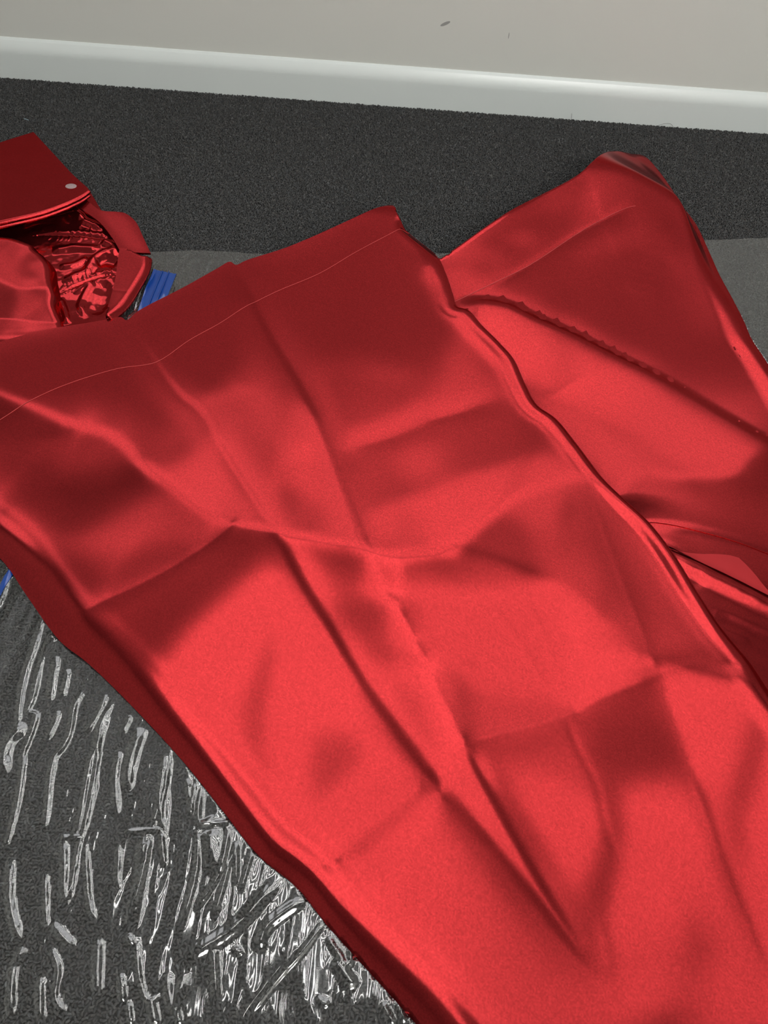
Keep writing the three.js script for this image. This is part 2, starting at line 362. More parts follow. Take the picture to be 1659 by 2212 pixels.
// ------------------------------------------------------------------ the room
{
  const slab = (name, w, h, d, x, y, z, m) => structure(mesh(name, new THREE.BoxGeometry(w, h, d).translate(x, y, z), m));
  slab('floor', SIDE * 2, 0.05, BACK - WALL_Z, 0, -0.027, (BACK + WALL_Z) / 2, backing);
  slab('ceiling', SIDE * 2 + 0.2, 0.1, BACK - WALL_Z + 0.2, 0, CEIL + 0.05, (BACK + WALL_Z) / 2, ceilingPaint);
  {
    const o = new THREE.Shape([[-SIDE - 0.1, -0.05], [SIDE + 0.1, -0.05], [SIDE + 0.1, CEIL + 0.05], [-SIDE - 0.1, CEIL + 0.05]].map((p) => new THREE.Vector2(...p))), W = WINDOW;
    o.holes.push(new THREE.Path([[W.x0, W.y0], [W.x0, W.y1], [W.x1, W.y1], [W.x1, W.y0]].map((p) => new THREE.Vector2(...p))));
    structure(mesh('wall_front', new THREE.ExtrudeGeometry(o, { depth: 0.1, bevelEnabled: false }).translate(0, 0, WALL_Z - 0.112), wallPaint));
    const w = structure(new THREE.Group()); w.name = 'window_1'; w.position.set((W.x0 + W.x1) / 2, W.y0, WALL_Z - 0.06); scene.add(w);
    const ww = W.x1 - W.x0, wh = W.y1 - W.y0, bar = (x, y, a, b) => new RoundedBoxGeometry(a, b, 0.045, 1, 0.004).translate(x, y, 0);
    mesh('window_frame', mergeGeometries([bar(0, 0.02, ww, 0.04), bar(0, wh - 0.02, ww, 0.04), bar(-ww / 2 + 0.02, wh / 2, 0.04, wh - 0.08), bar(ww / 2 - 0.02, wh / 2, 0.04, wh - 0.08), ...[-0.25, 0, 0.25].map((f) => bar(f * (ww - 0.04), wh / 2, 0.03, wh - 0.08))]), gloss, w);
    for (const f of [-0.375, -0.125, 0.125, 0.375]) mesh('pane', new THREE.BoxGeometry(ww / 4 - 0.04, wh - 0.08, 0.004).translate(f * (ww - 0.04), wh / 2, 0), paneGlass, w);
    mesh('window_sill', new RoundedBoxGeometry(ww + 0.06, 0.02, 0.13, 2, 0.005).translate(0, -0.006, 0.02), gloss, w);
  }
  slab('wall_back', SIDE * 2 + 0.2, CEIL + 0.1, 0.1, 0, CEIL / 2, BACK + 0.05, wallPaint);
  slab('wall_left', 0.1, CEIL + 0.1, BACK - WALL_Z, -SIDE - 0.05, CEIL / 2, (BACK + WALL_Z) / 2, wallPaint);
  slab('wall_right', 0.1, CEIL + 0.1, BACK - WALL_Z, SIDE + 0.05, CEIL / 2, (BACK + WALL_Z) / 2, wallPaint);
  // skirting board: flat face, rounded and sloping top
  const s = new THREE.Shape();
  s.moveTo(0, -0.004); s.lineTo(0.013, -0.004); s.lineTo(0.013, 0.054); s.bezierCurveTo(0.013, 0.064, 0.0105, 0.071, 0.005, 0.0815); s.lineTo(0.0015, 0.0865); s.lineTo(0, 0.0865); s.closePath();
  const g = new THREE.ExtrudeGeometry(s, { depth: SIDE * 2, bevelEnabled: false, curveSegments: 10 });
  g.rotateY(-Math.PI / 2).translate(SIDE, 0, WALL_Z - 0.012);
  g.computeVertexNormals();
  structure(mesh('baseboard_front', g, gloss));
  // scuffs on the wall paint
  const front = scene.getObjectByName('wall_front'), scuff = new THREE.MeshStandardMaterial({ name: 'grey_scuff', color: new THREE.Color().setRGB(0.3, 0.3, 0.29), roughness: 0.8 });
  for (const [px, py, a, b, turn] of [[962, 51, 9, 2.4, 0.5], [1099, 77, 0.7, 5, 0.1]]) {
    const d = fwd.clone().multiplyScalar(FOCAL).addScaledVector(rt, px - 829.5).addScaledVector(up, 1106 - py), t = (WALL_Z - 0.012) / d.z, u = -WALL_Z / FOCAL * 1.15;
    const s2 = new THREE.Shape(); s2.absellipse(0, 0, a * u, b * u, 0, Math.PI * 2);
    const m = mesh('scuff_mark', new THREE.ExtrudeGeometry(s2, { depth: 0.0004, bevelEnabled: false, curveSegments: 8 }), scuff, front);
    m.position.set(d.x * t, EYE + d.y * t, WALL_Z - 0.012); m.rotation.z = turn - ROLL;
  }
}
function ceilingLamp(L, label) {
  const g = new THREE.Group(); g.name = numbered('ceiling_lamp'); g.position.set(L.x, CEIL, L.z); scene.add(g);
  tag(g, label, 'ceiling lamp');
  mesh('frame', new RoundedBoxGeometry(L.w + 0.06, 0.03, L.d + 0.06, 2, 0.006).translate(0, -0.016, 0), gloss, g);
  const n = L.tubes ?? 1, w = L.tube ?? L.w, glow = lampGlow(L.glow * 0.1), body = new RoundedBoxGeometry(w, 0.014, L.d, 2, 0.005).translate(0, -0.042, 0);
  for (let i = 0; i < n; i++) {
    const t = mesh(n > 1 ? 'tube' : 'diffuser', body, glow, g), a = new THREE.RectAreaLight(new THREE.Color(1, 0.985, 0.96), L.power, w, L.d);
    t.position.x = ((i + 0.5) / n - 0.5) * L.w;
    a.name = 'lamp_light'; a.position.set(t.position.x, -0.054, 0); a.rotation.x = -Math.PI / 2; g.add(a);
  }
}
ceilingLamp(LAMP, 'wide ceiling lamp of eight bright tubes above the trousers');
ceilingLamp(FILL, 'plain white ceiling lamp behind the camera');

// ------------------------------------------------------------------ carpet: tufts nobody could count
{
  const loop = new THREE.TorusGeometry(0.0013, 0.00105, 5, 7, Math.PI * 1.15).rotateZ(-0.23);
  // dense where the picture is, wider spaced and bigger around it
  const spots = [], fill = (x0, x1, z0, z1, p, size) => { for (let z = z0, j = 0; z < z1; z += p * 0.92, j++) for (let x = x0 + 0.5 * (j & 1) * p; x < x1; x += p) spots.push(x + 0.55 * (rnd() - 0.5) * p, z + 0.46 * rnd() * p, size); };
  const front = WALL_Z + 0.003;
  fill(-1.12, 1.0, front, 0.06, 0.0037, 1); fill(-1.9, 1.8, 0.06, 0.8, 0.0055, 1.45); fill(-1.9, -1.12, front, 0.06, 0.0055, 1.45); fill(1.0, 1.8, front, 0.06, 0.0055, 1.45);
  const im = new THREE.InstancedMesh(loop, pile, spots.length / 3), M = new THREE.Matrix4(), Q = new THREE.Quaternion(), E = new THREE.Euler(), S = new THREE.Vector3(), V = new THREE.Vector3(), C = new THREE.Color();
  for (let k = 0; k < spots.length / 3; k++) {
    const s = (0.85 + 0.5 * rnd()) * spots[k * 3 + 2];
    E.set((rnd() - 0.5) * 0.9, rnd() * 6.28, (rnd() - 0.5) * 0.7); Q.setFromEuler(E);
    M.compose(V.set(spots[k * 3], -0.0006 + rnd() * 0.0012, spots[k * 3 + 1]), Q, S.set(s, s * (0.8 + 0.5 * rnd()), s));
    im.setMatrixAt(k, M);
    const b = 0.6 + 0.75 * rnd() * rnd() + (rnd() < 0.05 ? 0.7 : 0), wrm = rnd();
    im.setColorAt(k, C.setRGB(b * (0.97 + 0.1 * wrm), b, b * (1.03 - 0.1 * wrm)));
  }
  im.name = 'carpet_pile'; im.castShadow = im.receiveShadow = true;
  im.userData.kind = 'stuff'; tag(im, 'charcoal grey loop pile carpet covering the floor', 'carpet');
  scene.add(im);
}
// ------------------------------------------------------------------ trousers
const trousers = new THREE.Group(); trousers.name = 'satin_trousers'; scene.add(trousers);
tag(trousers, 'very wide red satin trousers laid flat across the carpet and plastic bag', 'trousers');

let rearRelief, frontRelief, bodyRelief, liningRelief, looseRelief;
{ // loose folds of cloth between the legs
  const Y = 0.009, P = (...a) => rounded(a.map((p) => spot(p[0], p[1], Y)), false, 6), z = (x, y) => [1200 + x / 3.614, 1000 + y / 3.614];
  const top = P([1330, 1120], [1500, 1130], [1850, 1230]), right = P([1850, 1230], [1880, 1700]), foot = P([1600, 1560], [1700, 1640], [1880, 1700]), left = P([1330, 1120], [1440, 1280], [1600, 1560]);
  const outline = [...top, ...right, ...foot.slice().reverse(), ...left.slice().reverse()];
  const r = looseRelief = new Relief(outline, 0.0022, Y, 0.4);
  r.lean(0.55, 14, z(720, 455), z(900, 480), z(1659, 690), z(1900, 760), z(1900, 860), z(1659, 830), z(1300, 700), z(870, 580));
  r.lean(0.12, 14, z(850, 580), z(1000, 570), z(1150, 650), z(1350, 720), z(1150, 730), z(920, 690));
  r.lean(0.1, 12, z(980, 760), z(1120, 820), z(1110, 930), z(1060, 900));
  r.lean(0.75, 14, z(1120, 870), z(1300, 960), z(1500, 1060), z(1659, 1140), z(1900, 1260), z(1900, 1330), z(1600, 1170), z(1300, 1020), z(1130, 960));
  r.lean(0.06, 20, z(1130, 990), z(1300, 1050), z(1600, 1200), z(1900, 1360), z(1900, 1480), z(1600, 1500), z(1450, 1400), z(1250, 1200));
  r.lean(0.3, 14, z(1500, 1450), z(1659, 1420), z(1900, 1440), z(1900, 1560), z(1600, 1540));
  r.lean(0.04, 14, z(1540, 1540), z(1700, 1560), z(1900, 1600), z(1900, 1800), z(1659, 1660));
  r.raise(10, 32, z(700, 620), z(930, 740), z(1150, 860), z(1400, 980), z(1659, 1110), z(1950, 1260));
  r.raise(-5, 24, z(1250, 1180), z(1450, 1280), z(1659, 1380), z(1950, 1450));
  r.roll(top, 0.03, 0.005);
  r.settle(0.2);
  mesh('loose_fold', panel(r, top, right, foot, left, 0.0025), satin, trousers);
  // a turned-back edge that shows the dull wrong side
  const f = { at: (x, zz) => r.at(x, zz) + 0.0012 + 0.0015 * (noise(x * 45, zz * 60) + 0.5), c: 0.003 };
  const a = P(z(820, 640), z(900, 688), z(1100, 712), z(1350, 722), z(1430, 742)), b = P(z(1430, 742), z(1540, 860), z(1659, 1000), z(1760, 1090)), c = P(z(1000, 720), z(1250, 838), z(1500, 958), z(1700, 1062), z(1760, 1090)), d = P(z(820, 640), z(1000, 720));
  mesh('turned_back_edge', panel(f, a, b, c, d, 0.0025, 0.0005), wrongSide, trousers);
}
{ // the other leg, half under the first one; traced first as if flat, then again at the height its folds have
  for (let prev = null, pass = 0; pass < 2; prev = rearRelief, pass++) {
  const Y = 0.018, on = prev ? (x, zz) => prev.at(x, zz) - Y : (x, zz) => rise(x, zz), rise = (x, zz) => 0.08 * Math.max(0, -0.86 - zz) * smooth(-0.86, -1.2, zz) * smooth(-0.05, 0.2, x) * smooth(0, 0.2, 0.49 + (zz + 1.69) * 0.25 - x), P = (...a) => rounded(a.map((p) => spotOn(p[0], p[1], Y, on)), false, 6), z = (x, y) => [940 + x / 2.307, 300 + y / 2.307];
  const hem = P([905, 580], [950, 556], [1050, 489], [1110, 450], [1180, 409], [1260, 359], [1320, 336], [1365, 331]);
  const sew = P([950, 665], [985, 650], [1080, 605], [1144, 573], [1243, 508], [1300, 475], [1360, 447], [1440, 436], [1474, 448]);
  const right1 = P([1365, 331], [1392, 338], [1420, 366], [1450, 408], [1474, 448]);
  const right2 = P([1474, 448], [1502, 485], [1530, 540], [1555, 595], [1582, 645], [1605, 690], [1625, 735], [1645, 765], [1680, 820], [1760, 950], [1850, 1100]);
  const left1 = P([905, 580], [925, 625], [950, 665]);
  const left2 = P([950, 665], [1025, 740], [1090, 840], [1130, 905], [1215, 990], [1310, 1095], [1345, 1138]);
  const foot = P([1345, 1138], [1400, 1128], [1450, 1133], [1520, 1150], [1590, 1170], [1659, 1196], [1850, 1270]);
  const end = P([1850, 1100], [1850, 1270]);
  const outline = [...hem, ...right1, ...right2, ...end, ...foot.slice().reverse(), ...left2.slice().reverse(), ...left1.slice().reverse()];
  const r = rearRelief = new Relief(outline, 0.003, Y, 0.5, rise, on);
  r.lean(0.86, 40, z(-60, 640), z(30, 600), z(130, 540), z(230, 515), z(340, 600), z(340, 690), z(280, 750), z(100, 800), z(-40, 760));
  r.lean(0.35, 25, z(190, 600), z(290, 600), z(330, 650), z(250, 690), z(190, 660));
  r.lean(0.1, 28, z(240, 510), z(380, 400), z(550, 350), z(660, 390), z(660, 445), z(570, 470), z(520, 540), z(400, 565), z(300, 560));
  r.lean(0.72, 18, z(360, 490), z(450, 455), z(505, 495), z(480, 535), z(400, 530));
  r.lean(0.78, 35, z(560, 330), z(760, 200), z(950, 150), z(990, 260), z(950, 330), z(820, 400), z(690, 430), z(690, 370));
  r.lean(0.3, 40, z(1000, 90), z(1080, 100), z(1200, 280), z(1250, 380), z(1120, 330), z(1030, 260));
  r.lean(0.76, 40, z(620, 570), z(850, 440), z(1000, 340), z(1110, 480), z(1280, 660), z(1240, 720), z(1100, 600), z(950, 560), z(800, 590));
  r.lean(0.15, 40, z(560, 640), z(700, 680), z(850, 600), z(1050, 610), z(1200, 700), z(1230, 820), z(1160, 900), z(1200, 1040), z(1150, 1100), z(1030, 1055), z(900, 1010), z(720, 920), z(540, 830), z(460, 760), z(490, 690));
  r.lean(0.26, 30, z(900, 720), z(1060, 720), z(1080, 820), z(950, 850));
  r.lean(0.86, 50, z(1220, 650), z(1300, 720), z(1360, 850), z(1420, 1000), z(1500, 1150), z(1750, 1250), z(1750, 1460), z(1500, 1340), z(1190, 1170), z(1220, 1060), z(1260, 950), z(1240, 800));
  r.lean(0.7, 30, z(130, 820), z(250, 790), z(370, 830), z(520, 900), z(700, 980), z(600, 980), z(420, 920), z(250, 890));
  r.lean(0.36, 35, z(400, 960), z(560, 960), z(720, 1010), z(800, 1060), z(740, 1130), z(640, 1180), z(540, 1100));
  r.lean(0.86, 40, z(840, 1080), z(960, 1120), z(1060, 1230), z(1000, 1270), z(880, 1290), z(700, 1260), z(720, 1200), z(800, 1150));
  r.lean(0.84, 40, z(560, 1310), z(800, 1340), z(900, 1480), z(1100, 1620), z(1300, 1780), z(1060, 1860), z(900, 1720), z(700, 1480));
  r.lean(0.5, 40, z(880, 1310), z(1020, 1270), z(1120, 1380), z(1240, 1470), z(1120, 1510), z(960, 1480));
  r.lean(0.12, 40, z(880, 1060), z(1000, 1100), z(1200, 1200), z(1450, 1345), z(1750, 1530), z(1750, 1700), z(1500, 1490), z(1300, 1350), z(1100, 1220), z(960, 1130));
  r.lean(0.35, 40, [1400, 985], [1500, 990], [1600, 1000], [1800, 1040], [1800, 1130], [1659, 1090], [1560, 1060], [1480, 1030]);
  r.lean(0.12, 40, [1540, 1020], [1660, 1030], [1800, 1060], [1800, 1120], [1660, 1085]);
  r.lean(0.8, 30, [1370, 1010], [1480, 1050], [1600, 1095], [1700, 1130], [1780, 1200], [1659, 1180], [1520, 1135], [1400, 1110]);
  r.crease([0.8, 20], [0.06, 45], z(300, 730), z(470, 630), z(600, 545), z(700, 480), z(860, 395), z(968, 337));
  r.crease([0.86, 40], [0.1, 34], z(120, 800), z(200, 782), z(370, 806), z(520, 878), z(700, 955), z(900, 1055), z(1200, 1200), z(1450, 1345), z(1750, 1525));
  r.crease([0.86, 30], [0.08, 75], z(600, 915), z(700, 955), z(900, 1055), z(1200, 1200), z(1450, 1345), z(1750, 1525));
  r.crease([0.35, 40], [0.86, 40], z(560, 1288), z(640, 1240), z(700, 1205), z(840, 1128));
  r.crease([0.8, 30], [0.5, 30], z(1450, 1225), z(1540, 1205), z(1590, 1188));
  r.roll([...right1, ...right2], 0.06, 0.012).roll(hem, 0.008, 0.002).roll([...left1, ...left2], 0.025, 0.011);
  r.lap(7, 24, 170, z(100, 790), z(200, 782), z(370, 806), z(520, 878), z(700, 955), z(900, 1055), z(1200, 1200), z(1450, 1345), z(1750, 1525), z(2000, 1680)).score(-0.25, 4, z(300, 730), z(470, 630), z(600, 545), z(700, 480), z(860, 395), z(968, 337)).score(0.15, 4, z(560, 1288), z(640, 1240), z(700, 1205), z(840, 1128));
  r.settle(0.6, 0.004).tuck(foot, looseRelief, 0.05, 0.001);
  if (!pass) continue;
  const leg = mesh('trouser_leg', panel(r, sew, [...right2, ...end.slice(1)], foot, left2, 0.003, 0.0006), satin, trousers);
  mesh('hem_band', panel(r, hem, right1, sew, left1), satin, leg);
  mesh('hem_stitching', stitching(r, sew.slice(0, 38)), thread, leg);
}
}
// ------------------------------------------------------------------ the other garment: a cuff, a facing round an opening, gathered lining, body
const garment = new THREE.Group(); garment.name = 'satin_blouse'; scene.add(garment);
tag(garment, 'crumpled red satin blouse with wide flat cuff, snap and gathered lining, left of the trousers', 'blouse');
{
  const z = (x, y) => [x / 3.95, 240 + y / 3.95];
  const sheet = (Y, up) => (...a) => rounded(a.map((p) => spotOn(p[0], p[1], Y, up)), false, 6), tip = (x, zz) => 0.15 * Math.max(0, -0.98 - zz), tip2 = (x, zz) => 0.1 * Math.max(0, -1.06 - zz);
  const four = (t, r, b, l) => [...t, ...r, ...b.slice().reverse(), ...l.slice().reverse()];
  { // lining seen through the opening
    const Y = 0.012, P = sheet(Y), t = P(z(-200, 960), z(300, 860), z(640, 740), z(800, 800)), R = P(z(800, 800), z(930, 1000), z(1060, 1180), z(1040, 1400), z(960, 1900)), b = P(z(250, 1960), z(600, 1930), z(960, 1900)), l = P(z(-200, 960), z(100, 1300), z(250, 1960));
    const r = liningRelief = new Relief(four(t, R, b, l), 0.0014, Y, 0.3, (x, zz) => 0.1 * Math.max(0, -1.05 - zz));
    const q = r;
    q.raise(7, 13, z(1010, 1200), z(900, 1215), z(800, 1280), z(740, 1370), z(640, 1420), z(530, 1470)).raise(5, 10, z(620, 1560), z(770, 1480), z(720, 1580), z(690, 1660), z(740, 1770));
    q.raise(6, 12, z(130, 1010), z(300, 940), z(480, 925), z(600, 960)).raise(5, 11, z(480, 930), z(620, 890), z(740, 950), z(900, 1010)).raise(5, 12, z(870, 1110), z(960, 1150), z(1010, 1230));
    q.raise(4, 9, z(590, 790), z(680, 880), z(700, 940)).raise(5, 12, z(440, 1200), z(640, 1170), z(860, 1180)).raise(4, 10, z(500, 1340), z(640, 1310), z(760, 1250)).raise(6, 9, z(510, 1600), z(560, 1720), z(580, 1820)).raise(-5, 16, z(820, 1300), z(900, 1280), z(1000, 1300)).raise(-5, 18, z(880, 1440), z(880, 1600), z(800, 1740));
    // gathered seams
    for (const [line, mm] of [[[z(210, 1052), z(400, 1030), z(560, 1030), z(760, 1045), z(960, 1075)], 1.6], [[z(510, 1530), z(640, 1470), z(780, 1410), z(900, 1375), z(1010, 1362)], 1.6]]) {
      r.raise(mm, 7, ...line);
      r.score(-2, 3, ...line.map((p) => [p[0], p[1] + 7]));
      for (let i = 0; i < 13; i++) {
        const q = along(line)(0.04 + 0.92 * (i + 0.5 * rnd()) / 13), up = 6 + 12 * rnd();
        r.raise(0.5 + 0.9 * rnd(), 2.4 + 2.4 * rnd(), [q[0], q[1] + 1], [q[0] + 3 * (rnd() - 0.5), q[1] - up * 0.5], [q[0] + 8 * (rnd() - 0.4), q[1] - up]);
        r.raise(0.3 + 0.6 * rnd(), 2 + 2 * rnd(), [q[0] + 3, q[1] + 3], [q[0] + 4, q[1] + 3 + up * 0.5], [q[0] + 8 * (rnd() - 0.4), q[1] + 3 + up]);
      }
    }
    r.crumple(2.0, 0.035).crumple(0.5, 0.012).lie();
    mesh('lining', panel(r, t, R, b, l, 0.0016), liningSatin, garment);
  }
  { // facing: a flat band round the right of the opening, folded over at its corner
    const Y = 0.026, P = sheet(Y, tip2), t = P(z(640, 720), z(700, 742), z(860, 855), z(1000, 868), z(1070, 880), z(1160, 950), z(1215, 1060), z(1285, 1210)), b = P(z(600, 790), z(700, 850), z(860, 960), z(960, 1080), z(1020, 1180)), R = P(z(1285, 1210), z(1020, 1180)), l = P(z(640, 720), z(600, 790));
    const r = new Relief(four(t, R, b, l), 0.002, Y, 0.4, tip2);
    r.lean(0.62, 10, z(860, 870), z(1070, 900), z(1200, 1080), z(1240, 1180), z(1120, 1160), z(1000, 1060), z(900, 960));
    r.lean(0.12, 8, z(640, 740), z(760, 800), z(940, 1010), z(1010, 1150), z(930, 1060), z(800, 930));
    r.settle(0.2);
    mesh('facing', panel(r, t, R, b, l, 0.002), satin, garment);
    const Y2 = 0.031, P2 = sheet(Y2, tip2), t2 = P2(z(1020, 1165), z(1120, 1180), z(1220, 1225), z(1285, 1215)), R2 = P2(z(1285, 1215), z(1270, 1310), z(1180, 1480), z(1060, 1650), z(955, 1745)), l2 = P2(z(1020, 1165), z(1005, 1260), z(985, 1420), z(940, 1600), z(895, 1735)), b2 = P2(z(895, 1735), z(955, 1745));
    const q = new Relief(four(t2, R2, b2, l2), 0.002, Y2, 0.4, tip2);
    q.lean(0.3, 12, z(1020, 1180), z(1200, 1220), z(1240, 1300), z(1120, 1500), z(960, 1720), z(960, 1580), z(1010, 1380));
    q.roll(R2, 0.012, 0.012);
    q.settle(0.2);
    mesh('facing', panel(q, t2, R2, b2, l2, 0.002), satin, garment);
  }
  { // body panel with a rounded edge beside the opening
    const Y = 0.022, P = sheet(Y, tip), t = P(z(-260, 1000), z(0, 1035), z(110, 1050), z(240, 1095), z(330, 1130)), R = P(z(330, 1130), z(400, 1190), z(455, 1270), z(480, 1400), z(510, 1540), z(505, 1620), z(560, 1760), z(600, 1960)), l = P(z(-260, 1000), z(-300, 2050)), b = P(z(-300, 2050), z(100, 2020), z(600, 1960));
    const r = bodyRelief = new Relief(four(t, R, b, l), 0.002, Y, 0.5, tip);
    r.lean(0.85, 8, z(-200, 1030), z(0, 1050), z(110, 1070), z(120, 1110), z(60, 1180), z(-200, 1300));
    r.lean(0.3, 10, z(20, 1090), z(90, 1090), z(60, 1150), z(-40, 1200));
    r.lean(0.85, 9, z(100, 1480), z(110, 1280), z(180, 1160), z(290, 1125), z(400, 1200), z(470, 1300), z(490, 1420), z(430, 1300), z(320, 1180), z(230, 1180), z(160, 1260), z(150, 1440));
    r.lean(0.2, 9, z(165, 1270), z(240, 1195), z(320, 1210), z(390, 1290), z(280, 1300), z(330, 1400), z(260, 1440), z(170, 1400));
    r.lean(0.78, 6, z(275, 1290), z(420, 1270), z(430, 1340), z(400, 1480), z(310, 1370));
    r.lean(0.4, 8, z(430, 1500), z(500, 1530), z(500, 1600), z(470, 1640));
    r.lean(0.86, 14, z(100, 1500), z(160, 1480), z(320, 1560), z(480, 1720), z(540, 1880), z(300, 1960), z(40, 2000), z(90, 1760), z(130, 1620));
    r.lean(0.25, 12, z(-200, 1480), z(30, 1500), z(120, 1570), z(90, 1700), z(20, 1880), z(-200, 1980));
    r.roll(R, 0.02, 0.03).roll(t, 0.012, 0.012).roll(b, 0.05, 0.012);
    r.settle(0.2, 0, 0.7);
    mesh('body_panel', panel(r, t, R, b, l, 0.002), satin, garment);
  }
  { // cuff: two layers of stiff cloth, with a small clear snap near the corner
    const cuff = (Y, dy, name, mat, v) => {
      const P = sheet(Y), t = P(z(-300, 390), z(0, 268), z(285, 178)), R = P(z(285, 178), z(430, 335), z(600, 520), z(770, 675 + dy)), b = P(z(-300, 1010 + dy), z(0, 950 + dy), z(200, 905 + dy), z(400, 852 + dy), z(580, 785 + dy), z(700, 725 + dy), z(770, 675 + dy)), l = P(z(-300, 390), z(-300, 1010 + dy));
      const r = new Relief(four(t, R, b, l), 0.002, Y, 0.1);
      r.roll(b, 0.005, 0.0035);
      r.crumple(0.7, 0.07).lie();
      return [r, mesh(name, panel(r, t, R, b, l, 0.002, 0.002), mat, garment)];
    };
    cuff(0.06, 34, 'cuff_lining', satin, 0.6);
    const [r, c] = cuff(0.066, 0, 'cuff', satin, 0.55);
    const [sx, sz] = spot(153, 401, 0.067), y = r.at(sx, sz);
    const snap = new THREE.LatheGeometry([[0, 0.0018], [0.0022, 0.0017], [0.003, 0.0012], [0.0034, 0.0006], [0.0052, 0.0009], [0.0062, 0.0006], [0.0066, 0]].map((p) => new THREE.Vector2(p[0], p[1])), 24);
    mesh('snap_button', snap.scale(1.6, 1, 1.25).translate(sx, y, sz), snapPlastic, c).userData.label = 'small whitish clear snap';
  }
}
{ // the leg in front, traced twice in the same way
  for (let prev = null, pass = 0; pass < 2; prev = frontRelief, pass++) {
  const Y = 0.036, on = prev ? (x, zz) => prev.at(x, zz) - Y : null, P = (...a) => rounded(a.map((p) => spotOn(p[0], p[1], Y, on)), false, 6);
  const hem = P([-330, 850], [-160, 790], [0, 738], [100, 712], [190, 697], [240, 688], [262, 685], [272, 692], [277, 690], [300, 671], [400, 619], [470, 580], [497, 566], [510, 573], [530, 564], [620, 535], [760, 474], [848, 435]);
  const sew = P([-300, 1010], [-150, 985], [0, 908], [130, 836], [253, 797], [337, 783], [410, 735], [477, 698], [530, 664], [600, 630], [690, 592], [770, 545], [884, 503]);
  const right1 = P([848, 435], [866, 470], [884, 503]);
  const right2 = P([884, 503], [935, 545], [965, 595], [980, 640], [988, 662], [1010, 668], [1040, 700], [1080, 740], [1110, 775], [1135, 830], [1160, 875], [1200, 905], [1250, 965], [1300, 1030], [1350, 1080], [1400, 1127], [1450, 1190], [1500, 1270], [1560, 1360], [1620, 1432], [1659, 1490], [1760, 1640], [1900, 1850], [2080, 2100], [2330, 2480], [2420, 2620]);
  const left1 = P([-330, 850], [-315, 930], [-300, 1010]);
  const left2 = P([-300, 1010], [-200, 1080], [-100, 1130], [0, 1205], [60, 1290], [130, 1385], [190, 1432], [290, 1530], [400, 1650], [480, 1750], [560, 1850], [640, 1915], [700, 1990], [790, 2090], [900, 2212], [1060, 2400], [1150, 2500], [1330, 2740], [1420, 2860]);
  const foot = P([1420, 2860], [1900, 2850], [2420, 2620]);
  const outline = [...hem, ...right1, ...right2, ...foot.slice().reverse(), ...left2.slice().reverse(), ...left1.slice().reverse()];
  const r = frontRelief = new Relief(outline, 0.003, Y, 0.5, null, on);

  const A = [[268, 690], [330, 775], [385, 850], [432, 890], [472, 960], [550, 1080], [620, 1205], [700, 1345], [800, 1505], [900, 1640], [1000, 1760], [1130, 1920], [1240, 2060], [1310, 2135]];
  const Bl = [[505, 567], [535, 620], [550, 655], [592, 735], [650, 830], [692, 910], [727, 1000], [762, 1090], [802, 1190], [862, 1312], [932, 1452], [1003, 1595], [1082, 1742], [1162, 1882], [1242, 2012], [1312, 2135]];
  const C = [[1235, 975], [1268, 1040], [1302, 1140], [1350, 1270], [1422, 1458], [1490, 1660], [1560, 1850], [1620, 2000], [1680, 2130]];
  r.lean(0.84, 90, [300, 1500], [560, 1250], [800, 1300], [980, 1560], [1100, 1700], [1250, 1560], [1420, 1500], [1700, 1500], [2000, 2000], [2300, 2500], [1900, 2800], [1380, 2760], [700, 1950]);
  // left panel
  r.lean(0.06, 70, [-330, 850], [0, 735], [260, 690], [330, 775], [390, 860], [430, 900], [440, 940], [330, 1000], [300, 960], [220, 890], [120, 890], [0, 930], [-150, 980]);
  r.lean(0.54, 40, [-100, 980], [40, 960], [150, 940], [215, 930], [260, 1000], [170, 1010], [60, 990], [-100, 1060]);
  r.lean(0.12, 45, [40, 1000], [170, 1025], [280, 990], [340, 930], [420, 930], [440, 965], [390, 1020], [300, 1062], [235, 1095], [150, 1115], [100, 1080]);
  r.lean(0.88, 45, [-60, 1020], [60, 1100], [130, 1150], [260, 1090], [420, 1005], [490, 985], [552, 1085], [530, 1115], [400, 1195], [250, 1215], [160, 1190], [40, 1190], [-60, 1120]);
  r.lean(0.3, 40, [140, 1300], [200, 1245], [280, 1205], [370, 1180], [400, 1200], [300, 1265], [200, 1320]);
  r.lean(0.1, 45, [230, 1350], [350, 1258], [470, 1175], [552, 1112], [572, 1190], [545, 1240], [440, 1325], [340, 1440], [290, 1475], [250, 1440], [200, 1400]);
  r.crease([0.8, 40], [0.08, 60], [140, 1345], [230, 1297], [350, 1240], [450, 1178], [548, 1103]);
  r.lean(0.85, 45, [330, 1480], [450, 1335], [560, 1258], [610, 1255], [660, 1340], [760, 1500], [700, 1560], [640, 1580], [600, 1700], [560, 1700], [450, 1560], [380, 1520]);
  r.lean(0.4, 35, [572, 1380], [600, 1400], [590, 1470], [565, 1530], [568, 1620], [592, 1720], [628, 1800], [660, 1890], [600, 1870], [560, 1760], [535, 1620], [532, 1500]);
  r.lean(0.42, 40, [680, 1590], [770, 1590], [800, 1640], [740, 1700], [680, 1740], [660, 1660]);
  r.lean(0.75, 40, [780, 1540], [880, 1650], [850, 1700], [760, 1760], [720, 1740], [790, 1660]);
  r.lean(0.82, 50, [720, 1900], [900, 1730], [1000, 1790], [1200, 2040], [1280, 2140], [1330, 2400], [1120, 2400], [900, 2160], [780, 1990]);
  r.crease([0.88, 50], [0.36, 75], [680, 1880], [740, 1840], [790, 1790], [850, 1745], [908, 1698]);
  // strip between the two long folds
  r.lean(0.06, 40, [275, 690], [505, 567], [545, 660], [560, 760], [500, 830], [430, 860], [390, 840], [330, 770]);
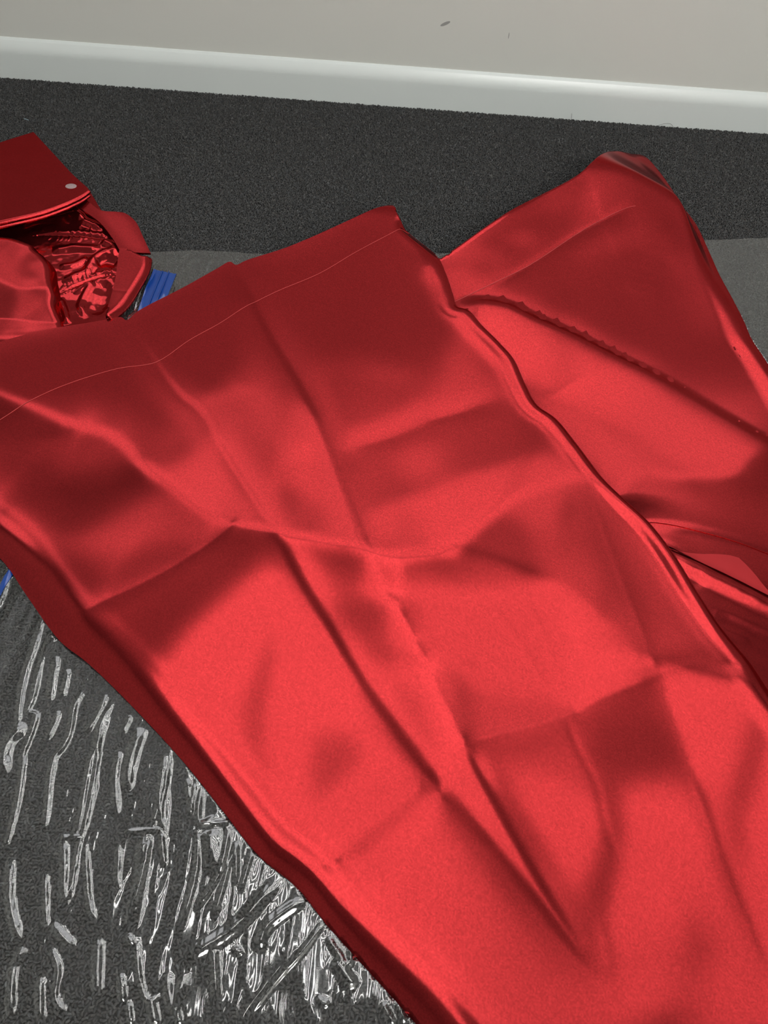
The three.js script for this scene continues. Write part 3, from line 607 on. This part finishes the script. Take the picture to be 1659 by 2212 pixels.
  r.lean(0.55, 35, [440, 880], [540, 860], [575, 910], [560, 1000], [548, 1060], [480, 960]);
  r.lean(0.07, 14, [544, 700], [570, 780], [586, 890], [575, 970], [560, 1075], [585, 1030], [612, 945], [633, 848], [590, 745]);
  r.lean(0.36, 25, [635, 860], [690, 930], [640, 970], [590, 1050], [615, 950]);
  r.lean(0.54, 25, [600, 1020], [670, 980], [720, 1010], [745, 1070], [700, 1050], [630, 1040]);
  r.lean(0.3, 35, [570, 1090], [620, 1040], [690, 1060], [720, 1130], [640, 1180], [590, 1150]);
  r.lean(0.4, 40, [640, 1200], [720, 1140], [790, 1260], [860, 1400], [840, 1470], [760, 1400], [680, 1280]);
  r.lean(0.54, 40, [790, 1450], [880, 1440], [960, 1600], [920, 1650], [850, 1560]);
  r.lean(0.86, 30, [925, 1672], [990, 1615], [1080, 1760], [1160, 1900], [1240, 2030], [1290, 2110], [1200, 2000], [1060, 1830]);
  // right panel
  r.lean(0.07, 50, [510, 570], [620, 534], [845, 437], [900, 520], [960, 600], [985, 690], [950, 760], [900, 800], [780, 780], [680, 790], [600, 710]);
  r.lean(0.26, 40, [690, 800], [760, 800], [900, 830], [900, 880], [760, 940], [720, 900]);
  r.lean(0.05, 18, [915, 600], [935, 660], [945, 740], [930, 830], [915, 900], [905, 830], [915, 740]);
  r.lean(0.62, 30, [975, 740], [1010, 760], [1045, 830], [1070, 860], [990, 880], [950, 880], [950, 820]);
  r.lean(0.15, 30, [1050, 720], [1110, 790], [1150, 860], [1120, 870], [1080, 820]);
  r.lean(0.22, 22, [735, 990], [900, 930], [1060, 868], [1140, 850], [1195, 960], [1165, 980], [1080, 1010], [1000, 1030], [940, 1060], [860, 1085], [790, 1108], [760, 1050]);
  r.lean(0.5, 30, [860, 980], [930, 960], [940, 1020], [880, 1030]);
  r.crease([0.78, 60], [0.12, 50], [733, 972], [850, 938], [930, 905], [1000, 886], [1066, 860]);
  r.lean(0.88, 28, [795, 1135], [900, 1085], [950, 1068], [1030, 1042], [1170, 985], [1235, 1000], [1258, 1110], [1200, 1160], [1130, 1130], [1060, 1100], [1005, 1190], [975, 1225], [930, 1180], [880, 1110]);
  r.lean(0.54, 26, [860, 1105], [900, 1105], [935, 1200], [970, 1245], [920, 1290], [870, 1240]);
  r.lean(0.5, 32, [1060, 1115], [1090, 1145], [1130, 1250], [1180, 1330], [1210, 1450], [1195, 1510], [1050, 1490], [950, 1430], [880, 1330], [850, 1230], [960, 1250], [1015, 1190]);
  r.lean(0.72, 35, [1145, 1160], [1200, 1200], [1250, 1170], [1300, 1230], [1340, 1310], [1400, 1440], [1300, 1480], [1230, 1510], [1215, 1400], [1170, 1270]);
  r.lean(0.54, 14, [1218, 1075], [1236, 1065], [1248, 1110], [1208, 1150], [1200, 1120]);
  r.lean(0.54, 14, [1302, 1255], [1325, 1265], [1312, 1340], [1287, 1395], [1280, 1350]);
  r.lean(0.75, 30, [960, 1500], [1060, 1520], [1200, 1530], [1200, 1545], [1080, 1580], [1010, 1600]);
  r.lean(0.45, 30, [1015, 1618], [1220, 1555], [1300, 1515], [1415, 1465], [1430, 1500], [1470, 1600], [1500, 1690], [1440, 1700], [1330, 1690], [1260, 1720], [1200, 1700], [1120, 1690], [1060, 1670]);
  r.lean(0.2, 30, [1290, 1535], [1412, 1470], [1440, 1560], [1480, 1650], [1400, 1680], [1300, 1700], [1270, 1620]);
  r.crease([0.82, 50], [0.14, 60], [1003, 1607], [1080, 1583], [1220, 1545], [1300, 1508], [1422, 1458]);
  r.lean(0.8, 50, [1080, 1720], [1250, 1740], [1260, 1880], [1290, 2000], [1200, 1930], [1130, 1800]);
  r.lean(0.82, 50, [1360, 1740], [1480, 1720], [1540, 1880], [1600, 2060], [1420, 2000], [1350, 1950]);
  r.lean(0.3, 28, [1285, 1690], [1305, 1780], [1285, 1840], [1258, 1920], [1290, 1995], [1320, 1950], [1340, 1830], [1325, 1700]);
  r.lean(0.78, 45, [1430, 1475], [1540, 1440], [1659, 1490], [1700, 1560], [1640, 1580], [1560, 1720], [1520, 1720], [1470, 1590]);
  r.lean(0.4, 26, [1630, 1560], [1660, 1560], [1630, 1680], [1595, 1760], [1600, 1850], [1580, 1850], [1575, 1750]);
  r.lean(0.74, 40, [1300, 1120], [1380, 1180], [1480, 1290], [1540, 1400], [1440, 1420], [1370, 1270]);
  r.crease([0.35, 60], [0.75, 50], [1425, 1456], [1480, 1440], [1540, 1432], [1630, 1440]);
  r.lean(0.82, 50, [1300, 2160], [1400, 2010], [1660, 2100], [1800, 2180], [1700, 2400], [1350, 2400]);
  r.lean(0.36, 35, [1470, 1985], [1530, 2020], [1545, 2085], [1480, 2075]);
  r.lean(0.36, 14, [1312, 2030], [1332, 2060], [1346, 2130], [1322, 2140]);
  r.lean(0.34, 30, [1390, 2200], [1430, 2175], [1500, 2190], [1480, 2230], [1390, 2240]);
  r.crease([0.78, 40], [0.3, 30], ...C.slice(3));
  r.crease([0.5, 30], [0.6, 30], ...C.slice(0, 5));
  // the sides turn away
  r.lean(0.12, 34, [890, 480], [965, 585], [990, 655], [1050, 700], [1120, 775], [1165, 870], [1205, 900], [1180, 930], [1110, 850], [1060, 770], [980, 700], [930, 620], [870, 520]);
  r.lean(0.4, 30, [1180, 900], [1260, 965], [1360, 1085], [1460, 1195], [1570, 1365], [1670, 1495], [1640, 1510], [1540, 1370], [1420, 1195], [1320, 1090], [1220, 985]);
  r.lean(0.28, 40, [-40, 1160], [0, 1195], [70, 1290], [140, 1380], [200, 1428], [300, 1528], [410, 1648], [490, 1748], [570, 1848], [650, 1910], [720, 1995], [810, 2090], [940, 2230], [955, 2222], [832, 2080], [738, 1982], [674, 1905], [588, 1840], [508, 1740], [428, 1640], [318, 1520], [218, 1420], [153, 1370], [88, 1280], [18, 1175], [-30, 1130]);
  // the two long folds: bright lip on the strip, dark beside it
  r.crease([0.92, 55], [0.12, 28], ...A.slice(3, 8));
  r.crease([0.94, 60], [0.34, 45], ...A.slice(7));
  r.crease([0.15, 40], [0.92, 45], ...Bl.slice(4, 11));
  r.crease([0.3, 60], [0.94, 60], ...Bl.slice(10));
  r.crease([0.12, 26], [0.04, 40], ...Bl.slice(0, 6));
  r.crease([0.1, 30], [0.05, 24], ...A.slice(0, 5));
  r.lap(1.1, 10, 110, ...Bl).lap(0.9, 10, 110, ...A.slice().reverse());
  r.score(0.18, 5, ...C);
  r.score(0.2, 5, [733, 972], [850, 938], [930, 905], [1000, 886], [1066, 860]).score(0.2, 5, [1003, 1607], [1080, 1583], [1220, 1545], [1300, 1508], [1422, 1458], [1480, 1440], [1540, 1432], [1630, 1440]);
  r.score(0.18, 5, [680, 1880], [740, 1840], [790, 1790], [850, 1745], [908, 1698]).score(0.18, 5, [140, 1345], [230, 1297], [350, 1240], [450, 1178], [548, 1103]);
  r.score(0.15, 4, [1130, 1290], [1170, 1360], [1205, 1450], [1222, 1545]).score(0.15, 4, [1220, 1545], [1232, 1470], [1262, 1400], [1275, 1330]).score(0.13, 4, [1060, 1300], [1110, 1370], [1150, 1430], [1190, 1500]);
  r.score(-0.16, 4, [1220, 1545], [1250, 1620], [1290, 1700], [1310, 1790], [1340, 1860]).score(0.15, 4, [920, 1672], [955, 1645], [988, 1618]).score(0.3, 3, [998, 1434], [1010, 1440], [1020, 1436]).score(0.15, 4, [1290, 1980], [1310, 2040], [1318, 2110]);
  r.roll(left2, 0.055, 0.024).roll(right2, 0.035, 0.014);
  r.settle(0.42).above(rearRelief).above(looseRelief).above(bodyRelief).above(liningRelief);
  if (!pass) continue;
  const leg = mesh('trouser_leg', panel(r, sew, right2, foot, left2), satin, trousers);
  mesh('hem_band', panel(r, hem, right1, sew, left1), satin, leg);
  mesh('hem_stitching', stitching(r, sew), thread, leg);
}
}
// ------------------------------------------------------------------ the clear plastic bag under everything, with its blue zip strip
{
  const bag = new THREE.Group(); bag.name = 'plastic_bag'; scene.add(bag);
  tag(bag, 'large wrinkled clear plastic bag with blue zip strip, flat under the red clothes', 'plastic bag');
  const Y = 0.006, P = (...a) => rounded(a.map((p) => spot(p[0], p[1], Y)), false, 6);
  const top = P([235, 552], [325, 547], [430, 543], [570, 551], [760, 552], [950, 550], [1250, 535], [1540, 520], [1659, 516], [1800, 512]), right = P([1800, 512], [1900, 1000], [1950, 1500]), left = P([235, 552], [130, 750], [-30, 1100], [-120, 1500], [-300, 2400]), foot = P([-300, 2400], [500, 2400], [1400, 2300], [1950, 1500]);
  const outline = [...top, ...right, ...foot.slice().reverse(), ...left.slice().reverse()];
  const r = new Relief(outline, 0.0016, Y + 0.002, 0);
  r.crumple(1.0, 0.06).pleat(1.0, 0.024, 0.16, 1).pleat(0.5, 0.011, 0.06, 2);
  const z = (x, y) => [x / 2.765, 1200 + y / 2.765], w = (x, y) => [x / 1.843, 1700 + y / 1.843], R = (mm, hw, ...a) => r.raise(mm, hw, ...a);
  R(2.6, 8, z(250, 380), z(210, 540), z(160, 680), z(130, 820), z(115, 930), z(100, 1060));
  R(2.6, 8, z(300, 470), z(240, 650), z(225, 720), z(200, 850), z(170, 935), z(215, 955), z(190, 1060), z(140, 1190), z(140, 1230), z(120, 1400), z(90, 1550), z(40, 1720), z(0, 1780));
  R(3, 12, z(290, 500), z(330, 480)); R(4, 20, z(165, 1010), z(70, 1090), z(25, 1180), z(30, 1320));
  R(2.6, 9, z(510, 810), z(450, 880), z(420, 1050), z(380, 1140), z(330, 1200), z(300, 1330), z(285, 1500), z(262, 1670));
  R(2.2, 8, z(350, 930), z(330, 1000), z(275, 1110)); R(2, 12, z(340, 600), z(320, 720), z(300, 880)); R(2, 9, z(410, 680), z(370, 850));
  R(2.4, 8, z(640, 830), z(570, 980), z(515, 1060));
  R(2.8, 9, z(680, 860), z(610, 990), z(570, 1150), z(540, 1240), z(505, 1420), z(480, 1580), z(438, 1700));
  R(2.4, 7, z(640, 960), z(590, 1140), z(585, 1200), z(550, 1400), z(520, 1560), z(488, 1700));
  R(2.4, 9, z(780, 960), z(725, 1070)); R(3.4, 18, z(850, 1030), z(800, 1150), z(765, 1290), z(765, 1410)); R(2.6, 12, z(720, 1170), z(690, 1300), z(700, 1560));
  R(2.6, 8, z(985, 1180), z(965, 1350), z(940, 1500), z(903, 1650)); R(2.4, 7, z(1015, 1200), z(985, 1400), z(960, 1540), z(990, 1645));
  R(2.4, 9, z(1120, 1330), z(1140, 1560)); R(2.2, 7, z(1165, 1360), z(1145, 1540)); R(2.5, 10, z(1195, 1390), z(1195, 1600), z(1290, 1560));
  R(2, 7, z(360, 1690), z(490, 1682)); R(2, 7, z(740, 1652), z(985, 1636)); R(2.4, 8, z(1180, 1610), z(1380, 1592));
  R(3.2, 14, w(45, 280), w(40, 450), w(78, 620)); R(3, 13, w(98, 635), w(55, 720), w(45, 940)); R(2.4, 8, w(180, 340), w(186, 570));
  R(3, 13, w(255, 205), w(258, 480)); R(2.2, 7, w(322, 200), w(275, 450)); R(2.6, 9, w(340, 225), w(352, 440), w(372, 530)); R(2, 8, w(470, 220), w(470, 410));
  R(3.4, 20, w(575, 185), w(560, 350), w(520, 570)); R(2.4, 7, w(602, 190), w(570, 350), w(500, 560)); R(2.4, 8, w(640, 175), w(656, 320));
  R(2.6, 9, w(785, 165), w(782, 330), w(715, 580)); R(4, 34, w(830, 170), w(850, 260), w(880, 340)); R(2.6, 9, w(910, 165), w(880, 330), w(775, 495));
  R(2.6, 8, w(935, 225), w(890, 390), w(850, 530)); R(2.4, 8, w(1005, 255), w(955, 420)); R(2.4, 9, w(940, 215), w(940, 390));
  R(3, 22, w(1115, 360), w(930, 560), w(715, 695)); R(3.2, 18, w(1225, 435), w(1060, 560), w(1028, 650)); R(2.6, 10, w(1290, 535), w(1215, 640), w(1090, 780), w(975, 930));
  R(2.6, 10, w(1300, 595), w(1390, 725)); R(2.6, 10, w(1400, 610), w(1392, 720)); R(3.4, 20, w(1330, 685), w(1415, 800)); R(2.6, 9, w(195, 630), w(232, 720), w(220, 840), w(262, 905));
  R(3, 16, w(390, 600), w(385, 840)); R(2.4, 8, w(540, 595), w(560, 780), w(592, 852), w(636, 830)); R(3, 17, w(660, 738), w(690, 880), w(738, 735)); R(3, 14, w(850, 640), w(860, 855));
  R(3, 14, w(205, 545), w(290, 640)); R(3, 10, w(505, 590), w(528, 625)); R(3, 9, w(930, 640), w(965, 665)); R(2.6, 10, w(1520, 860), w(1570, 950)); R(2.6, 8, w(1585, 850), w(1610, 940)); R(2.8, 14, w(160, 750), w(160, 940));
  R(2.4, 12, w(1260, 840), w(1310, 870)); R(2.6, 12, w(480, 740), w(490, 860)); R(2.4, 10, w(510, 860), w(520, 950)); R(3, 16, w(600, 850), w(615, 950)); R(2.6, 12, w(700, 880), w(715, 950));
  for (let i = 0; i < 26; i++) { const x = 300 + i * 11 + 6 * rnd(), y = 552 + 12 * rnd(); R(1.6 + 2.4 * rnd(), 4 + 6 * rnd(), [x, y], [x - 14, y + 45], [x - 30 - 20 * rnd(), y + 90 + 60 * rnd()]); }
  for (let i = 0; i < 10; i++) { const y = 1215 + i * 9; R(1.5 + rnd(), 4, [34 - i * 3, y], [20 - i * 3, y + 22], [4 - i * 3, y + 40]); }
  r.lie().below(rearRelief).below(frontRelief).below(bodyRelief).below(liningRelief).below(looseRelief);
  mesh('bag_film', panel(r, top, right, foot, left, 0.0022, 0.001, true), film, bag);
  // blue zip strip
  const strip = (a, b, wa, wb, name) => {
    const n = 3, e = [], f = [];
    for (let i = 0; i <= n; i++) { const t = i / n, x = a[0] + (b[0] - a[0]) * t, y = a[1] + (b[1] - a[1]) * t, h = 0.5 * (wa + (wb - wa) * t); e.push(spot(x - h, y - h * 0.2, Y)); f.push(spot(x + h, y + h * 0.2, Y)); }
    const lift = { at: (x, zz) => r.at(x, zz) + 0.0012, c: 0.003 };
    return mesh(name, panel(lift, [e[0], f[0]], f, [e[n], f[n]], e, 0.003, 0.001), bluePlastic, bag);
  };
  const zip = strip([358, 592], [318, 690], 48, 46, 'zip_strip');
  zip.userData.label = 'blue plastic zip strip';
  const b2 = strip([330, 680], [-12, 1305], 14, 13, 'zip_strip');
  const rail = (a, b, d) => { const pts = []; for (let i = 0; i <= 12; i++) { const t = i / 12, [x, zz] = spot(a[0] + (b[0] - a[0]) * t + d, a[1] + (b[1] - a[1]) * t, Y); pts.push(new THREE.Vector3(x, r.at(x, zz) + 0.0026, zz)); } return new THREE.TubeGeometry(new THREE.CatmullRomCurve3(pts), 24, 0.0011, 6); };
  mesh('zip_rail', rail([358, 592], [318, 690], -6), bluePlastic, zip);
  mesh('zip_rail', rail([358, 592], [318, 690], 8), bluePlastic, zip);
}

// ------------------------------------------------------------------ stray fibres
for (const [label, pts, c, rad] of [
  ['short pale blue fibre lying on the carpet above the cuff', [[52, 257], [57, 258], [62, 260]], 0x9fb4bd, 0.0006],
  ['thin dark hair standing against the skirting board', [[1231, 252], [1232, 258], [1230, 264]], 0x4a4a48, 0.0004],
  ['looped grey hair curling up over the carpet edge at the right', [[1420, 271], [1432, 269], [1446, 269], [1453, 273]], 0x6d6e6b, 0.0004]]) {
  const p = pts.map((q) => { const [x, z] = spot(q[0], q[1], 0.002); return new THREE.Vector3(x, 0.0025, Math.max(z, WALL_Z + 0.006)); });
  if (label.includes('standing')) p.forEach((v, i) => { v.x = p[0].x + 0.001 * i; v.y = 0.016 - 0.006 * i; v.z = WALL_Z + 0.004; });
  if (label.includes('looped')) p.forEach((v, i) => { v.y = [0.003, 0.009, 0.009, 0.003][i]; v.z = WALL_Z + 0.005; });
  tag(mesh('stray_fibre', new THREE.TubeGeometry(new THREE.CatmullRomCurve3(p), 12, rad, 5), new THREE.MeshStandardMaterial({ color: c, roughness: 0.8 })), label, 'fibre');
}

renderer.render(scene, camera);
